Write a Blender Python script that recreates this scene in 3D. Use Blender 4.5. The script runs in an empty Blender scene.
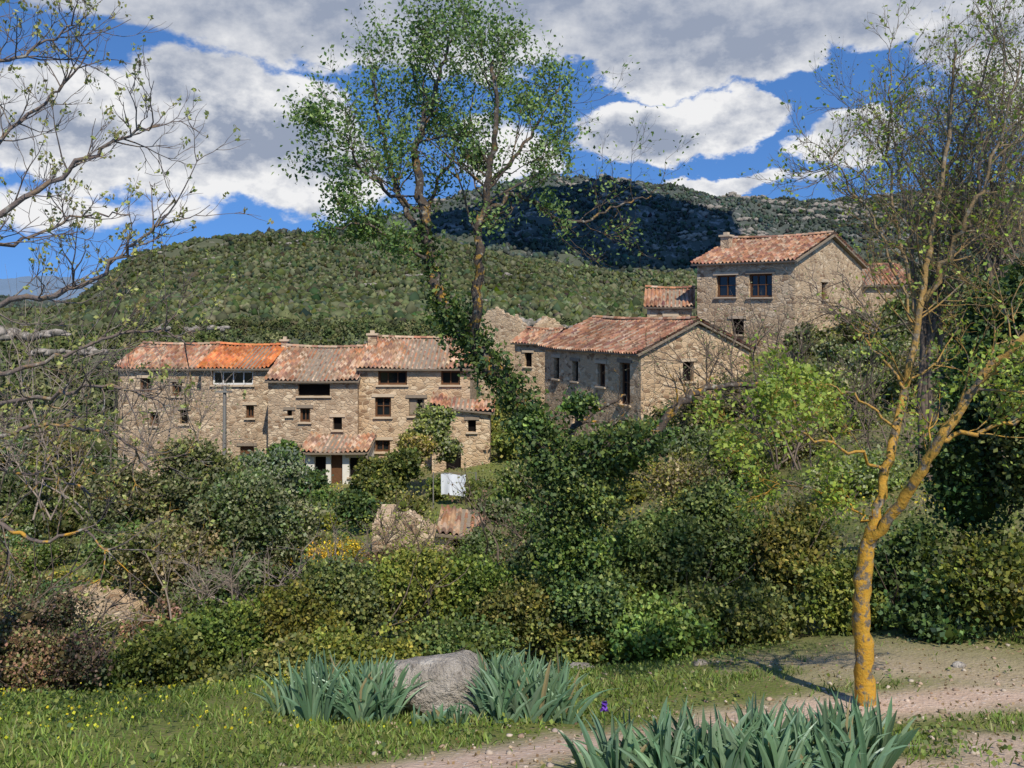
import bpy, math, random
import numpy as np
from mathutils import Vector
random.seed(7); rng=np.random.default_rng(7)
sc=bpy.context.scene
F=900.0
def L3(px,py,d): return np.array([(px-512)/F*d, d, (310-py)/F*d])
SUN=Vector((0.20,-0.64,0.78)).normalized()

# ---------------------------------------------------------------- node helpers
class NT:
    def __init__(s,nt): s.nt=nt; s.n=nt.nodes; s.l=nt.links
    def node(s,t,**k):
        a=s.n.new(t)
        for q,v in k.items(): setattr(a,q,v)
        return a
    def put(s,sock,v):
        if isinstance(v,bpy.types.NodeSocket): s.l.new(v,sock)
        else: sock.default_value=v
    def m(s,op,a,b=0.0,c=None,clamp=False):
        x=s.node('ShaderNodeMath',operation=op,use_clamp=clamp); s.put(x.inputs[0],a); s.put(x.inputs[1],b)
        if c is not None: s.put(x.inputs[2],c)
        return x.outputs[0]
    def mix(s,f,a,b,mode='MIX'):
        x=s.node('ShaderNodeMix',data_type='RGBA',blend_type=mode); s.put(x.inputs[0],f); s.put(x.inputs[6],a); s.put(x.inputs[7],b)
        return x.outputs[2]
    def ss(s,v,a,b):
        x=s.node('ShaderNodeMapRange',interpolation_type='SMOOTHSTEP'); s.put(x.inputs[0],v); x.inputs[1].default_value=a; x.inputs[2].default_value=b
        return x.outputs[0]
    def noise(s,vec,scale,detail=4,rough=.55,dist=0,out=0):
        x=s.node('ShaderNodeTexNoise'); s.put(x.inputs['Vector'],vec); x.inputs['Scale'].default_value=scale
        x.inputs['Detail'].default_value=detail; x.inputs['Roughness'].default_value=rough; x.inputs['Distortion'].default_value=dist
        return x.outputs[out]
    def comb(s,x,y,z):
        c=s.node('ShaderNodeCombineXYZ'); s.put(c.inputs[0],x); s.put(c.inputs[1],y); s.put(c.inputs[2],z); return c.outputs[0]
def C(r,g,b): return (r,g,b,1)
def newmat(name):
    m=bpy.data.materials.new(name); m.use_nodes=True; m.node_tree.nodes.clear()
    t=NT(m.node_tree); o=t.node('ShaderNodeOutputMaterial'); return m,t,o
def principled(t,o,col,rough=.9,bump=None,bs=.5,bd=.02,spec=.25):
    p=t.node('ShaderNodeBsdfPrincipled'); t.put(p.inputs['Base Color'],col); t.put(p.inputs['Roughness'],rough)
    p.inputs['Specular IOR Level'].default_value=spec
    if bump is not None:
        b=t.node('ShaderNodeBump'); b.inputs['Strength'].default_value=bs; b.inputs['Distance'].default_value=bd
        t.put(b.inputs['Height'],bump); t.l.new(b.outputs[0],p.inputs['Normal'])
    t.l.new(p.outputs[0],o.inputs[0]); return p
def diffuse(t,o,col):
    p=t.node('ShaderNodeBsdfDiffuse'); t.put(p.inputs[0],col); t.l.new(p.outputs[0],o.inputs[0])
def geo(t): return t.node('ShaderNodeNewGeometry').outputs['Position']
def attr(t,n='Col'): 
    a=t.node('ShaderNodeAttribute'); a.attribute_name=n; return a.outputs['Color']

def leafmat(name,trans=.3,gloss=.0,rough=.4):
    m,t,o=newmat(name); c=attr(t)
    p=t.node('ShaderNodeBsdfDiffuse'); t.put(p.inputs[0],c)
    if trans<=0: t.l.new(p.outputs[0],o.inputs[0]); return m
    tr=t.node('ShaderNodeBsdfTranslucent'); t.put(tr.inputs[0],t.mix(1.0,c,C(1.5,1.6,.7),'MULTIPLY'))
    mx=t.node('ShaderNodeMixShader'); mx.inputs[0].default_value=trans
    t.l.new(p.outputs[0],mx.inputs[1]); t.l.new(tr.outputs[0],mx.inputs[2]); last=mx.outputs[0]
    if gloss:
        g=t.node('ShaderNodeBsdfGlossy'); g.inputs['Roughness'].default_value=rough; g.inputs[0].default_value=C(.9,.95,1); m2=t.node('ShaderNodeMixShader'); m2.inputs[0].default_value=gloss
        t.l.new(last,m2.inputs[1]);t.l.new(g.outputs[0],m2.inputs[2]);last=m2.outputs[0]
    t.l.new(last,o.inputs[0]); return m
LEAF=leafmat('leaf_surface',.25,.02,.6)
def attrmat(name,rough=.85):
    m,t,o=newmat(name); c=attr(t); n=t.noise(geo(t),9,3)
    c2=t.mix(1.0,c,t.mix(n,C(.6,.6,.6),C(1.35,1.35,1.35)),'MULTIPLY'); diffuse(t,o,c2); return m
def stonewall(name,base,var,mort,scale=3.2,render=0.0):
    m,t,o=newmat(name); g=geo(t)
    mp=t.node('ShaderNodeMapping'); t.put(mp.inputs[0],g); mp.inputs['Scale'].default_value=(1,1,1.7)
    wob=t.node('ShaderNodeVectorMath',operation='ADD'); t.put(wob.inputs[0],mp.outputs[0])
    sc_=t.node('ShaderNodeVectorMath',operation='SCALE'); t.put(sc_.inputs[0],t.noise(g,2.5,1,out=1)); sc_.inputs['Scale'].default_value=.35; t.put(wob.inputs[1],sc_.outputs[0])
    v=t.node('ShaderNodeTexVoronoi'); t.put(v.inputs['Vector'],wob.outputs[0]); v.inputs['Scale'].default_value=scale
    e=t.node('ShaderNodeTexVoronoi',feature='DISTANCE_TO_EDGE'); t.put(e.inputs['Vector'],wob.outputs[0]); e.inputs['Scale'].default_value=scale
    sep=t.node('ShaderNodeSeparateColor'); t.put(sep.inputs[0],v.outputs['Color'])
    c=t.mix(sep.outputs[0],base,var)
    c=t.mix(t.ss(sep.outputs[1],.55,.95),c,C(.25,.155,.09)); c=t.mix(t.ss(sep.outputs[2],.7,.95),c,C(.66,.51,.34))
    edge=t.ss(e.outputs[0],.02,.11)
    c=t.mix(edge,mort,c)
    big=t.noise(g,.5,4,.6)
    c=t.mix(t.ss(big,.5,.64),c,t.mix(.45,c,mort))
    c=t.mix(t.ss(t.noise(g,.9,4,.7),.54,.76),c,t.mix(.4,c,C(.18,.14,.11)))
    h=t.m('ADD',edge,t.noise(g,18,2)); principled(t,o,c,.95,h,.7,.05); return m
W1=stonewall('rubble_stone_buff',C(.57,.405,.245),C(.44,.31,.185),C(.48,.355,.23))
W2=stonewall('rubble_stone_grey',C(.52,.37,.235),C(.39,.28,.18),C(.42,.315,.21),3.6)
W3=stonewall('rubble_stone_ochre',C(.60,.42,.25),C(.48,.33,.195),C(.52,.38,.24),3.0)
def plain(name,col,rough=.8,var=.25,sc_=3,bs=.3):
    m,t,o=newmat(name); n=t.noise(geo(t),sc_,3,.65)
    a=C(*[x*(1-var) for x in col]); b=C(*[min(1,x*(1+var)) for x in col]); diffuse(t,o,t.mix(n,a,b)); return m
PLASTER=plain('lime_plaster',(.66,.62,.55),.9,.12)
WOOD=plain('brown_wood',(.13,.065,.035),.6,.35,8)
WOODG=plain('weathered_wood',(.24,.19,.14),.8,.35,8)
WHITE=plain('white_frame_paint',(.6,.6,.57),.5,.1)
CLOTH=plain('white_cloth',(.66,.68,.72),.8,.08)
CONC=plain('lintel_stone',(.50,.39,.27),.9,.2)
METAL=plain('grey_pole',(.2,.19,.17),.7,.2)
def glassm():
    m,t,o=newmat('dark_window_glass'); p=principled(t,o,C(.012,.014,.016),.08,None); p.inputs['Specular IOR Level'].default_value=.5; return m
GLASS=glassm()
DARK=plain('dark_interior',(.012,.01,.009),.9,.2)  # near-black colour painting the unlit inside of open doorways and windows
TILE=attrmat('clay_roof_tile')
def rockmat(name,a,b):
    m,t,o=newmat(name); g=geo(t); n=t.noise(g,3,5,.65); n2=t.noise(g,14,5,.7)
    c=t.mix(t.ss(n,.35,.65),a,b); c=t.mix(t.ss(n2,.52,.68),c,C(.19,.16,.13)); c=t.mix(t.ss(t.noise(g,6,4),.58,.68),c,C(.60,.54,.46))
    principled(t,o,c,.95,t.m('ADD',n,n2),1,.12); return m
ROCK=rockmat('limestone_rock',C(.36,.31,.25),C(.50,.44,.37))
def bark(name,lo,hi,base=C(.13,.10,.075),dark=C(.05,.04,.032),th=(.5,.62)):
    m,t,o=newmat(name); g=geo(t); n=t.noise(g,25,4,.65)
    c=t.mix(n,dark,base); l=t.ss(t.noise(g,9,4,.7),th[0],th[1])
    z=t.node('ShaderNodeSeparateXYZ'); t.put(z.inputs[0],g)
    low=t.ss(z.outputs[2],hi,lo)
    l=t.m('MULTIPLY',l,t.m('MULTIPLY_ADD',low,.85,.15))
    c=t.mix(t.ss(t.noise(g,17,3),.55,.7),c,C(.27,.25,.20))
    c=t.mix(l,c,t.mix(t.noise(g,40,2),C(.52,.22,.012),C(.44,.30,.05)))
    principled(t,o,c,.95,n,.8,.02); return m

# ---------------------------------------------------------------- mesh helpers
def mesh(name,V,Fc,mat=None,parent=None,smooth=False,col=None):
    me=bpy.data.meshes.new(name); V=np.asarray(V,dtype=np.float32).reshape(-1,3)
    if isinstance(Fc,np.ndarray):
        nf,k=Fc.shape; me.vertices.add(len(V)); me.vertices.foreach_set('co',V.ravel())
        me.loops.add(nf*k); me.loops.foreach_set('vertex_index',Fc.astype(np.int32).ravel())
        me.polygons.add(nf); me.polygons.foreach_set('loop_start',np.arange(0,nf*k,k,dtype=np.int32))
        me.update(calc_edges=True)
    else:
        me.from_pydata(V.tolist(),[],Fc)
    if smooth: me.polygons.foreach_set('use_smooth',np.ones(len(me.polygons),dtype=bool))
    if col is not None:
        a=me.color_attributes.new('Col','FLOAT_COLOR','POINT'); c=np.ones((len(V),4),dtype=np.float32); c[:,:3]=col; a.data.foreach_set('color',c.ravel())
    me.update(); ob=bpy.data.objects.new(name,me); sc.collection.objects.link(ob)
    if mat: me.materials.append(mat)
    if parent: ob.parent=parent
    return ob
def empty(name):
    e=bpy.data.objects.new(name,None); sc.collection.objects.link(e); return e
def unit(v): return v/(np.linalg.norm(v,axis=-1,keepdims=True)+1e-9)
def pal(n,cols,j=.25):
    cols=np.array(cols); c=cols[rng.integers(0,len(cols),n)]*(1+rng.uniform(-j,j,(n,1))); return np.clip(c+rng.normal(0,.006,(n,3)),.003,1)
def leafmesh(name,P,size,cols,parent=None,aspect=.38,up=.0,mat=None,out=None):
    n=len(P); T=rng.normal(0,1,(n,3)); 
    if out is not None: T+=out*.8
    T[:,2]+=up; T=unit(T); S=unit(np.cross(T,rng.normal(0,1,(n,3))+ (0 if out is None else out*.9)))
    s=(size*rng.uniform(.6,1.3,(n,1))); B=P-T*s*.5
    N=np.cross(T,S)
    V=np.stack([B,B+T*s*.45+S*s*aspect+N*s*.08,B+T*s,B+T*s*.45-S*s*aspect+N*s*.08],1).reshape(-1,3)
    Fc=np.arange(4*n).reshape(n,4); return mesh(name,V,Fc,mat or LEAF,parent,col=np.repeat(cols,4,0))
def wav(D,seed,f):
    r=np.random.default_rng(seed); o=0
    for k in range(5):
        w=r.normal(0,1,3)*f*(1+k*.5); o=o+np.sin(D@w+r.uniform(0,6.28))/(1+k*.5)
    return o/2.2
PG=[(.10,.145,.032),(.13,.18,.038),(.08,.12,.03),(.17,.21,.048)]
PBRT=[(.18,.23,.045),(.21,.25,.05),(.13,.18,.038),(.24,.265,.065)]
PDK=[(.055,.09,.026),(.072,.115,.031),(.095,.135,.038),(.042,.068,.021)]
POL=[(.185,.20,.09),(.22,.23,.11),(.14,.16,.066),(.25,.255,.13)]
PYEL=[(.24,.28,.04),(.30,.31,.05),(.18,.23,.035)]
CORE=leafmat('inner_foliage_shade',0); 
def ico(sub):
    import bmesh
    bm=bmesh.new(); bmesh.ops.create_icosphere(bm,subdivisions=sub,radius=1); V=np.array([v.co[:] for v in bm.verts]); Fc=np.array([[v.index for v in f.verts] for f in bm.faces]); bm.free(); return V,Fc
ICO1,ICO2,ICO3,ICO4=ico(1),ico(2),ico(3),ico(4)
def bush(name,lobes,n,size,cols,clump=.13,core=.72,twigs=0,jit=.3,gaps=0.0,par=None,sub=7):
    """lobes: (centre xyz, (rx,ry,rz)); every lobe is broken into smaller overlapping sub-clumps"""
    e=par or empty(name); big=lobes
    nl=[]
    for c,r in lobes:
        c=np.array(c);r=np.array(r); bt=rng.uniform(.72,1.3)*np.array([rng.uniform(.82,1.35),1,rng.uniform(.75,1.35)]); nl.append((c,r*.72,bt))
        for _ in range(sub):
            d=unit(rng.normal(0,1,3)); d[2]=abs(d[2])*rng.choice([1,1,1,-.4]); d[1]=-abs(d[1]) if rng.random()<.6 else d[1]
            nl.append((c+d*r*rng.uniform(.5,.75),r*rng.uniform(.26,.5),bt))
    lobes=nl
    Ps=[];Os=[];tot=sum((l[1][0]*l[1][2]) for l in lobes); CV=[];CF=[];CC=[];off=0;cc=[]
    for i,(c,r,bt) in enumerate(lobes):
        k=int(n*r[0]*r[2]/tot); M=max(8,k//16)
        if k<4: continue
        D=unit(rng.normal(0,1,(M,3))); D[:,2]=np.abs(D[:,2])*np.where(rng.random(M)<.75,1,-1); D[:,1]=np.where((D[:,1]>0.3)&(rng.random(M)<.5),-D[:,1],D[:,1])
        sd=rng.integers(0,9999); a=1+.20*wav(D,sd,2.4)+.14*wav(D,sd+1,7)
        Rr=a*(1-.4*rng.random(M)**2)
        cen=c+D*Rr[:,None]*r; bright=(1+.4*rng.uniform(-1,1,M))
        tint=bt*rng.uniform(.8,1.2)*np.array([rng.uniform(.9,1.15),1,1])
        if gaps>0:
            kp=wav(cen*1.0,sd+5,2.5)>(-1+gaps*1.4); cen=cen[kp];D=D[kp];bright=bright[kp]; M=len(cen)
            if M<3: continue
        idx=rng.integers(0,M,k); cl=clump*np.mean(r)**.5
        P=cen[idx]+rng.normal(0,1,(k,3))*cl*np.array([1,1,.75])*rng.choice([.5,.9,1.6],(k,1))
        Ps.append(P);Os.append(D[idx]);cc.append(pal(k,cols,jit)*bright[idx][:,None]*tint)
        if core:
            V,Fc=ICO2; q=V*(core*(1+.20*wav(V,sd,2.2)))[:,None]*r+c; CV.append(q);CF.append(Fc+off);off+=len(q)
    P=np.concatenate(Ps);O=np.concatenate(Os)
    leafmesh('foliage',P,size,np.clip(np.concatenate(cc),.003,1),e,out=O)
    if core:
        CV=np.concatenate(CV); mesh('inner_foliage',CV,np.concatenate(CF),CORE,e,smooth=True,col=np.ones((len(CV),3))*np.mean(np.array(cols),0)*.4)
    if twigs:
        Ls=[]
        for _ in range(twigs):
            c,r=big[rng.integers(0,len(big))]; c=np.array(c); b=c-np.array([0,0,r[2]*.9]); d=unit(rng.normal(0,1,3)*np.array([1,1,.5])+np.array([0,0,.9]))
            grow(Ls,b,d,r[2]*1.9,.018*max(1,r[2]),1,kids=4)
        tubes('stems',Ls,TWIG,e)
    return e
# ---------------------------------------------------------------- branches
def grow(Ls,p,d,length,r,lev,up=.08,wob=.22,kids=4,spread=.9,ratio=(.4,.7),seg=5,t0=.2):
    pts=[np.array(p,float)];dirs=[d]
    for i in range(seg):
        d=unit(d+rng.normal(0,wob,3)+np.array([0,0,up])); pts.append(pts[-1]+d*length/seg); dirs.append(d)
    Ls.append((np.array(pts),np.linspace(r,r*.35,seg+1),lev))
    if lev>0:
        for k in range(kids):
            t=rng.uniform(t0,1.0)*seg; i=min(seg-1,int(t)); q=pts[i]+(pts[i+1]-pts[i])*(t-i)
            s=unit(np.cross(dirs[i],rng.normal(0,1,3))); nd=unit(dirs[i]+s*rng.uniform(.5,1.1)*spread)
            grow(Ls,q,nd,length*rng.uniform(*ratio),max(r*.5,.0022),lev-1,up,wob,kids,spread,ratio,seg,t0)
def cat(pts,n=6):
    P=np.array(pts,float);P=np.vstack([2*P[0]-P[1],P,2*P[-1]-P[-2]]);o=[]
    for i in range(1,len(P)-2):
        for t in np.linspace(0,1,n,endpoint=False):
            a,b,c,d=P[i-1],P[i],P[i+1],P[i+2]; o.append(.5*((2*b)+(-a+c)*t+(2*a-5*b+4*c-d)*t*t+(-a+3*b-3*c+d)*t**3))
    o.append(P[-2]);return np.array(o)
def limb(Ls,pts,r0,r1,kids,klen,klev=2,jit=.02,up=.08,kk=4,spread=1,t0=.15,wob=.22,kr=.35):
    C_=cat(pts); C_[1:-1]+=rng.normal(0,jit,(len(C_)-2,3)); R=np.linspace(r0,r1,len(C_)); Ls.append((C_,R,9))
    for k in range(kids):
        t=rng.uniform(t0,.99)*(len(C_)-1); i=int(t); q=C_[i]+(C_[i+1]-C_[i])*(t-i); d=unit(C_[i+1]-C_[i])
        s=unit(np.cross(d,rng.normal(0,1,3))); grow(Ls,q,unit(d*.7+s*rng.uniform(.5,1.2)*spread),klen*rng.uniform(.5,1.15),max(R[i]*kr,.006),klev,up,wob,kk)
def tubes(name,Ls,mat,parent=None):
    V=[];Fc=[];off=0
    for pts,R,lev in Ls:
        k=8 if R[0]>.04 else (5 if R[0]>.012 else 3)
        T=unit(np.gradient(pts,axis=0)); ref=np.array([.31,.87,.38]); A=unit(np.cross(T,ref)); B=np.cross(T,A)
        an=np.arange(k)*2*math.pi/k; w=1.0 if R[0]<.04 else 1+.08*rng.normal(0,1,(len(pts),k,1))
        ring=pts[:,None,:]+(A[:,None,:]*np.cos(an)[None,:,None]+B[:,None,:]*np.sin(an)[None,:,None])*R[:,None,None]*w
        V.append(ring.reshape(-1,3)); n=len(pts); i=np.arange(n-1)[:,None]*k; j=np.arange(k)[None,:]; j2=(j+1)%k
        Fc.append((np.stack([i+j,i+j2,i+k+j2,i+k+j],-1)+off).reshape(-1,4)); off+=n*k
    return mesh(name,np.concatenate(V),np.concatenate(Fc),mat,parent,smooth=True)
def tipleaves(Ls,per,spread,levs=(0,)):
    o=[]
    for pts,R,lev in Ls:
        if lev in levs:
            t=rng.uniform(.2,1,per)*(len(pts)-1); i=np.minimum(t.astype(int),len(pts)-2); o.append(pts[i]+(pts[i+1]-pts[i])*(t-i)[:,None]+rng.normal(0,spread,(per,3)))
    return np.concatenate(o)
TWIG=plain('twig_bark',(.16,.122,.092),.9,.45,14)
BARKD=bark('dark_bark_lichen',-1,3,C(.12,.09,.068),C(.035,.028,.022),(.52,.66))
BARKY=bark('lichen_bark',-2.2,1.6,C(.22,.175,.12),C(.10,.08,.055),(.40,.51))
BARKG=bark('grey_branch_lichen',-1.6,.0,C(.20,.15,.12),C(.085,.065,.055),(.52,.62))

# ---------------------------------------------------------------- terrain
def vnoise(x,y,seed):
    xi=np.floor(x).astype(np.int64);yi=np.floor(y).astype(np.int64);fx=x-xi;fy=y-yi;fx=fx*fx*(3-2*fx);fy=fy*fy*(3-2*fy)
    def h(a,b):
        q=(a*374761393+b*668265263+seed*982451653)&0x7fffffff; q=((q^(q>>13))*1274126177)&0x7fffffff; return ((q^(q>>16))&0xffff)/65535.
    return (h(xi,yi)*(1-fx)+h(xi+1,yi)*fx)*(1-fy)+(h(xi,yi+1)*(1-fx)+h(xi+1,yi+1)*fx)*fy
def fbm(x,y,seed=1,o=5):
    s=0;a=.5
    for k in range(o): s=s+a*(vnoise(x,y,seed+k)-.5)*2; x=x*2.03;y=y*2.03;a*=.5
    return s
cols_=[-400,75,130,250,400,540,620,700,800,900,1024,1400]
rows=[(.5,[-1.65]*12),(2,[-1.85]*12),(5,[-2.55]*12),(6.6,[-3.0]*12),(8.5,[-3.6,-3.6,-3.6,-3.5,-3.4,-3.4,-3.4,-3.4,-3.35,-3.3,-3.3,-3.3]),
(10.5,[-5,-4.9,-4.9,-4.8,-4.5,-4.3,-4.2,-4,-3.8,-3.6,-3.6,-3.5]),(14,[-6.2,-6.2,-6.1,-6,-5.8,-5.5,-5.2,-4.8,-4.4,-4,-3.8,-3.5]),
(20,[-7.2,-7.2,-7,-6.8,-6.6,-6.3,-6,-5.4,-4.8,-4.2,-3.8,-3.5]),(30,[-9,-9,-8.8,-8.5,-8.2,-7.8,-7,-6,-4.8,-3.6,-3,-2.5]),
(42,[-10,-10,-9.7,-9.4,-9,-8.2,-7.2,-5.5,-3.5,-2.5,-2,-1.5]),(50,[-10.5,-10.5,-9.8,-9.3,-8.8,-7.5,-6,-4,-1.5,-1,-1,-.5]),
(60,[-11,-11,-10,-9.3,-8.5,-7,-5,-3,-.8,-.3,0,0]),(90,[-16,-16,-14,-12,-10,-8,-6,-4,-2,-1.5,-1,-1]),(150,[-20,-20,-18,-16,-14,-12,-10,-8,-6,-6,-6,-6])]
for d,r in [(250,[352]*12),(450,[338,336,326,324,324,324,324,324,324,324,324,324]),(700,[330,326,300,290,290,296,304,306,300,296,298,298]),
 (1000,[322,320,258,242,252,284,294,296,290,280,278,278]),(1500,[316,314,274,258,246,252,262,266,262,250,248,248]),
 (2000,[312,311,284,262,214,168,178,193,203,192,187,190]),(2700,[308,306,296,280,250,222,222,222,222,222,222,222]),(4500,[302,302]+[300]*10),(5800,[278,276]+[284]*10),(7000,[288]*12)]:
    rows.append((d,[(310-p)/F*d for p in r]))
caz=np.arctan((np.array(cols_)-512)/F); lr=np.log([r[0] for r in rows]); tab=np.array([r[1] for r in rows])
NA,NR=420,340; AZ=np.linspace(-1.6,1.6,NA); LR=np.linspace(math.log(.5),math.log(7000),NR)
t1=np.array([np.interp(AZ,caz,row) for row in tab]); 
H=np.zeros((NR,NA))
for j in range(NA):
    cz=max(math.cos(AZ[j]),.45); H[:,j]=np.interp(LR+math.log(cz),lr,t1[:,j])
def sm(a,ax,k):
    w=np.hanning(k+2)[1:-1];w/=w.sum(); p=[(0,0),(0,0)];p[ax]=(k//2,k//2); q=np.pad(a,p,mode='edge'); return np.apply_along_axis(lambda v:np.convolve(v,w,'valid'),ax,q)
H=sm(sm(H,1,9),0,5)
RR=np.exp(LR)[:,None]*np.ones((1,NA)); XX=RR*np.sin(AZ)[None,:]; YY=RR*np.cos(AZ)[None,:]
amp=np.clip((RR-220)/1200,0,1)
rid=np.abs(fbm(XX/130,YY/130,11,5)); H+=amp*(fbm(XX/260,YY/260,3,6)*26+(.22-rid)*75*np.clip((RR-500)/700,.3,1))
H+=np.clip((RR-9)/10,0,1)*np.clip((200-RR)/60,0,1)*fbm(XX/6,YY/6,5,4)*.35+fbm(XX/1.3,YY/1.3,8,4)*.05*np.clip(RR/4,0,1)
def gz(x,y):
    x=np.asarray(x,float);y=np.asarray(y,float); a=(np.arctan2(x,y)+1.6)/3.2*(NA-1); r=(np.log(np.hypot(x,y)+1e-6)-LR[0])/(LR[-1]-LR[0])*(NR-1)
    a=np.clip(a,0,NA-1.001);r=np.clip(r,0,NR-1.001);ai=a.astype(int);ri=r.astype(int);fa=a-ai;fr=r-ri
    return (H[ri,ai]*(1-fa)+H[ri,ai+1]*fa)*(1-fr)+(H[ri+1,ai]*(1-fa)+H[ri+1,ai+1]*fa)*fr
path=cat([(-1.6,4.3,0),(-.5,5.0,0),(.5,5.75,0),(1.45,6.45,0),(2.7,6.95,0),(4.2,7.3,0),(6.5,7.6,0),(9,8,0)],10)[:,:2]
def pathd(x,y):
    x=np.asarray(x,float);y=np.asarray(y,float);d=np.full(x.shape,99.)
    for p in path: d=np.minimum(d,np.hypot(x-p[0],y-p[1]))
    return d
V=np.stack([XX,YY,H],-1).reshape(-1,3); i=np.arange(NR-1)[:,None]*NA;j=np.arange(NA-1)[None,:]
Fc=np.stack([i+j,i+j+1,i+NA+j+1,i+NA+j],-1).reshape(-1,4)
pm=np.clip(1.3-pathd(XX,YY)/.40+fbm(XX*1.3,YY*1.3,21)*.7,0,1); pm=np.where(RR<14,pm,0)
soil=np.clip(fbm(XX*.9+5,YY*.9,31)*2.2+.1-np.abs(YY-7.9)*.12+np.clip(XX*.12,-.3,.5),0,1)*np.clip((11-RR)/3,0,1)
midsoil=np.clip(fbm(XX/2.2+5,YY/2.2,37)*2.0+.35,0,1)*np.clip((RR-10)/4,0,1)*.7
farm=np.clip((RR-110)/120,0,1); gr=np.stack([np.maximum(np.maximum(pm,soil*.85),midsoil),farm,np.clip((RR-1000)/600,0,1)],-1).reshape(-1,3)
m,t,o=newmat('ground_surface'); a=t.node('ShaderNodeSeparateColor'); t.put(a.inputs[0],attr(t)); g=geo(t)
nA=t.noise(g,3,6,.65); nB=t.noise(g,28,3); nC=t.noise(g,.03,6,.72); nD=t.noise(g,.14,6,.7)
grass=t.mix(nA,C(.09,.12,.03),C(.19,.20,.055)); grass=t.mix(t.ss(nB,.55,.68),grass,C(.20,.15,.085))
dirt=t.mix(nA,C(.40,.265,.18),C(.64,.48,.37)); dirt=t.mix(t.ss(nB,.58,.7),dirt,C(.62,.52,.44))
sy=t.node('ShaderNodeSeparateXYZ'); t.put(sy.inputs[0],g)
dirt=t.mix(t.ss(sy.outputs[1],10,14),dirt,t.mix(nA,C(.14,.11,.06),C(.28,.215,.135)))
near=t.mix(a.outputs[0],grass,dirt)
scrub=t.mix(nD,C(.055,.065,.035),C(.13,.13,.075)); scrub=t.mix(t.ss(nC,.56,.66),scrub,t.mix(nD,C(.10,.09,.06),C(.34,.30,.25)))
farc=t.mix(nD,C(.045,.057,.05),C(.10,.108,.088)); farc=t.mix(t.ss(nC,.53,.62),farc,t.mix(nD,C(.07,.07,.06),C(.34,.32,.30)))  # mountain slope colours, bluish haze included in the base colour
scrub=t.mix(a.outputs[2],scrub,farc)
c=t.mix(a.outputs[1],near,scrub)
c=t.mix(t.ss(sy.outputs[1],2600,4500),c,t.mix(nC,C(.11,.17,.25),C(.17,.23,.30)))  # aerial haze painted as a blue base colour on the farthest ground
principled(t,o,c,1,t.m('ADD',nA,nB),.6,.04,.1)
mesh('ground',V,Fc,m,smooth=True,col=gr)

# ---------------------------------------------------------------- distant forest
def forest(name,n,dr,s0,nf,cols,thr=-.1,azr=(-.75,.75),sd=50):
    az=rng.uniform(*azr,n); u=rng.random(n); r=np.sqrt(dr[0]**2+(dr[1]**2-dr[0]**2)*u)
    if dr[1]/dr[0]>3: r=np.where(rng.random(n)<.4,rng.uniform(dr[0],dr[1],n),r)
    x=r*np.sin(az);y=r*np.cos(az); k=(fbm(x/45,y/45,sd)+.2*rng.normal(0,1,n))>thr; x=x[k];y=y[k]; n=len(x); z=gz(x,y)
    s=s0*rng.uniform(.4,1.4,n)*(1+.5*(rng.random(n)<.06)); col=pal(n,cols,.35)*(1+.45*fbm(x/120,y/120,91))[:,None]
    if nf=='ico':
        V,Fc=ICO1; v=V[None]*(1+.28*rng.normal(0,1,(n,len(V),1)))*s[:,None,None]*np.array([1,1,1.15])+np.stack([x,y,z+s*.6],-1)[:,None]
        f=Fc[None]+(np.arange(n)*len(V))[:,None,None]; return mesh(name,v.reshape(-1,3),f.reshape(-1,3),LEAFFAR,col=np.repeat(col,len(V),0)*rng.uniform(.7,1.3,(n*len(V),1)))
    P=unit(rng.normal(0,1,(n,nf,3)))*rng.uniform(.5,1,(n,nf,1))*s[:,None,None]*np.array([1,1,.9]); O=unit(P)
    P=P+np.stack([x,y,z+s*.9],-1)[:,None]; return leafmesh(name,P.reshape(-1,3),s0*.5,np.repeat(col,nf,0),mat=LEAFFAR,aspect=.5,out=O.reshape(-1,3))
LEAFFAR=leafmat('far_foliage',0)
PF=[(.055,.067,.03),(.072,.085,.037),(.094,.105,.047),(.042,.053,.025),(.115,.115,.062)]
PFF=[(.042,.055,.044),(.054,.068,.052),(.07,.084,.064)]  # far tree greens with distance haze put into the colour
forest('distant_pine_forest',5400,(95,430),1.9,55,[(.10,.12,.045),(.13,.145,.055),(.08,.10,.04),(.16,.16,.07)],-.3)
forest('hillside_pine_forest',76000,(400,1150),1.85,'ico',PF,-.24)
forest('mountain_scrub_forest',48000,(1150,2150),2.9,'ico',PFF,-.18,(-.6,.75))

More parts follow.
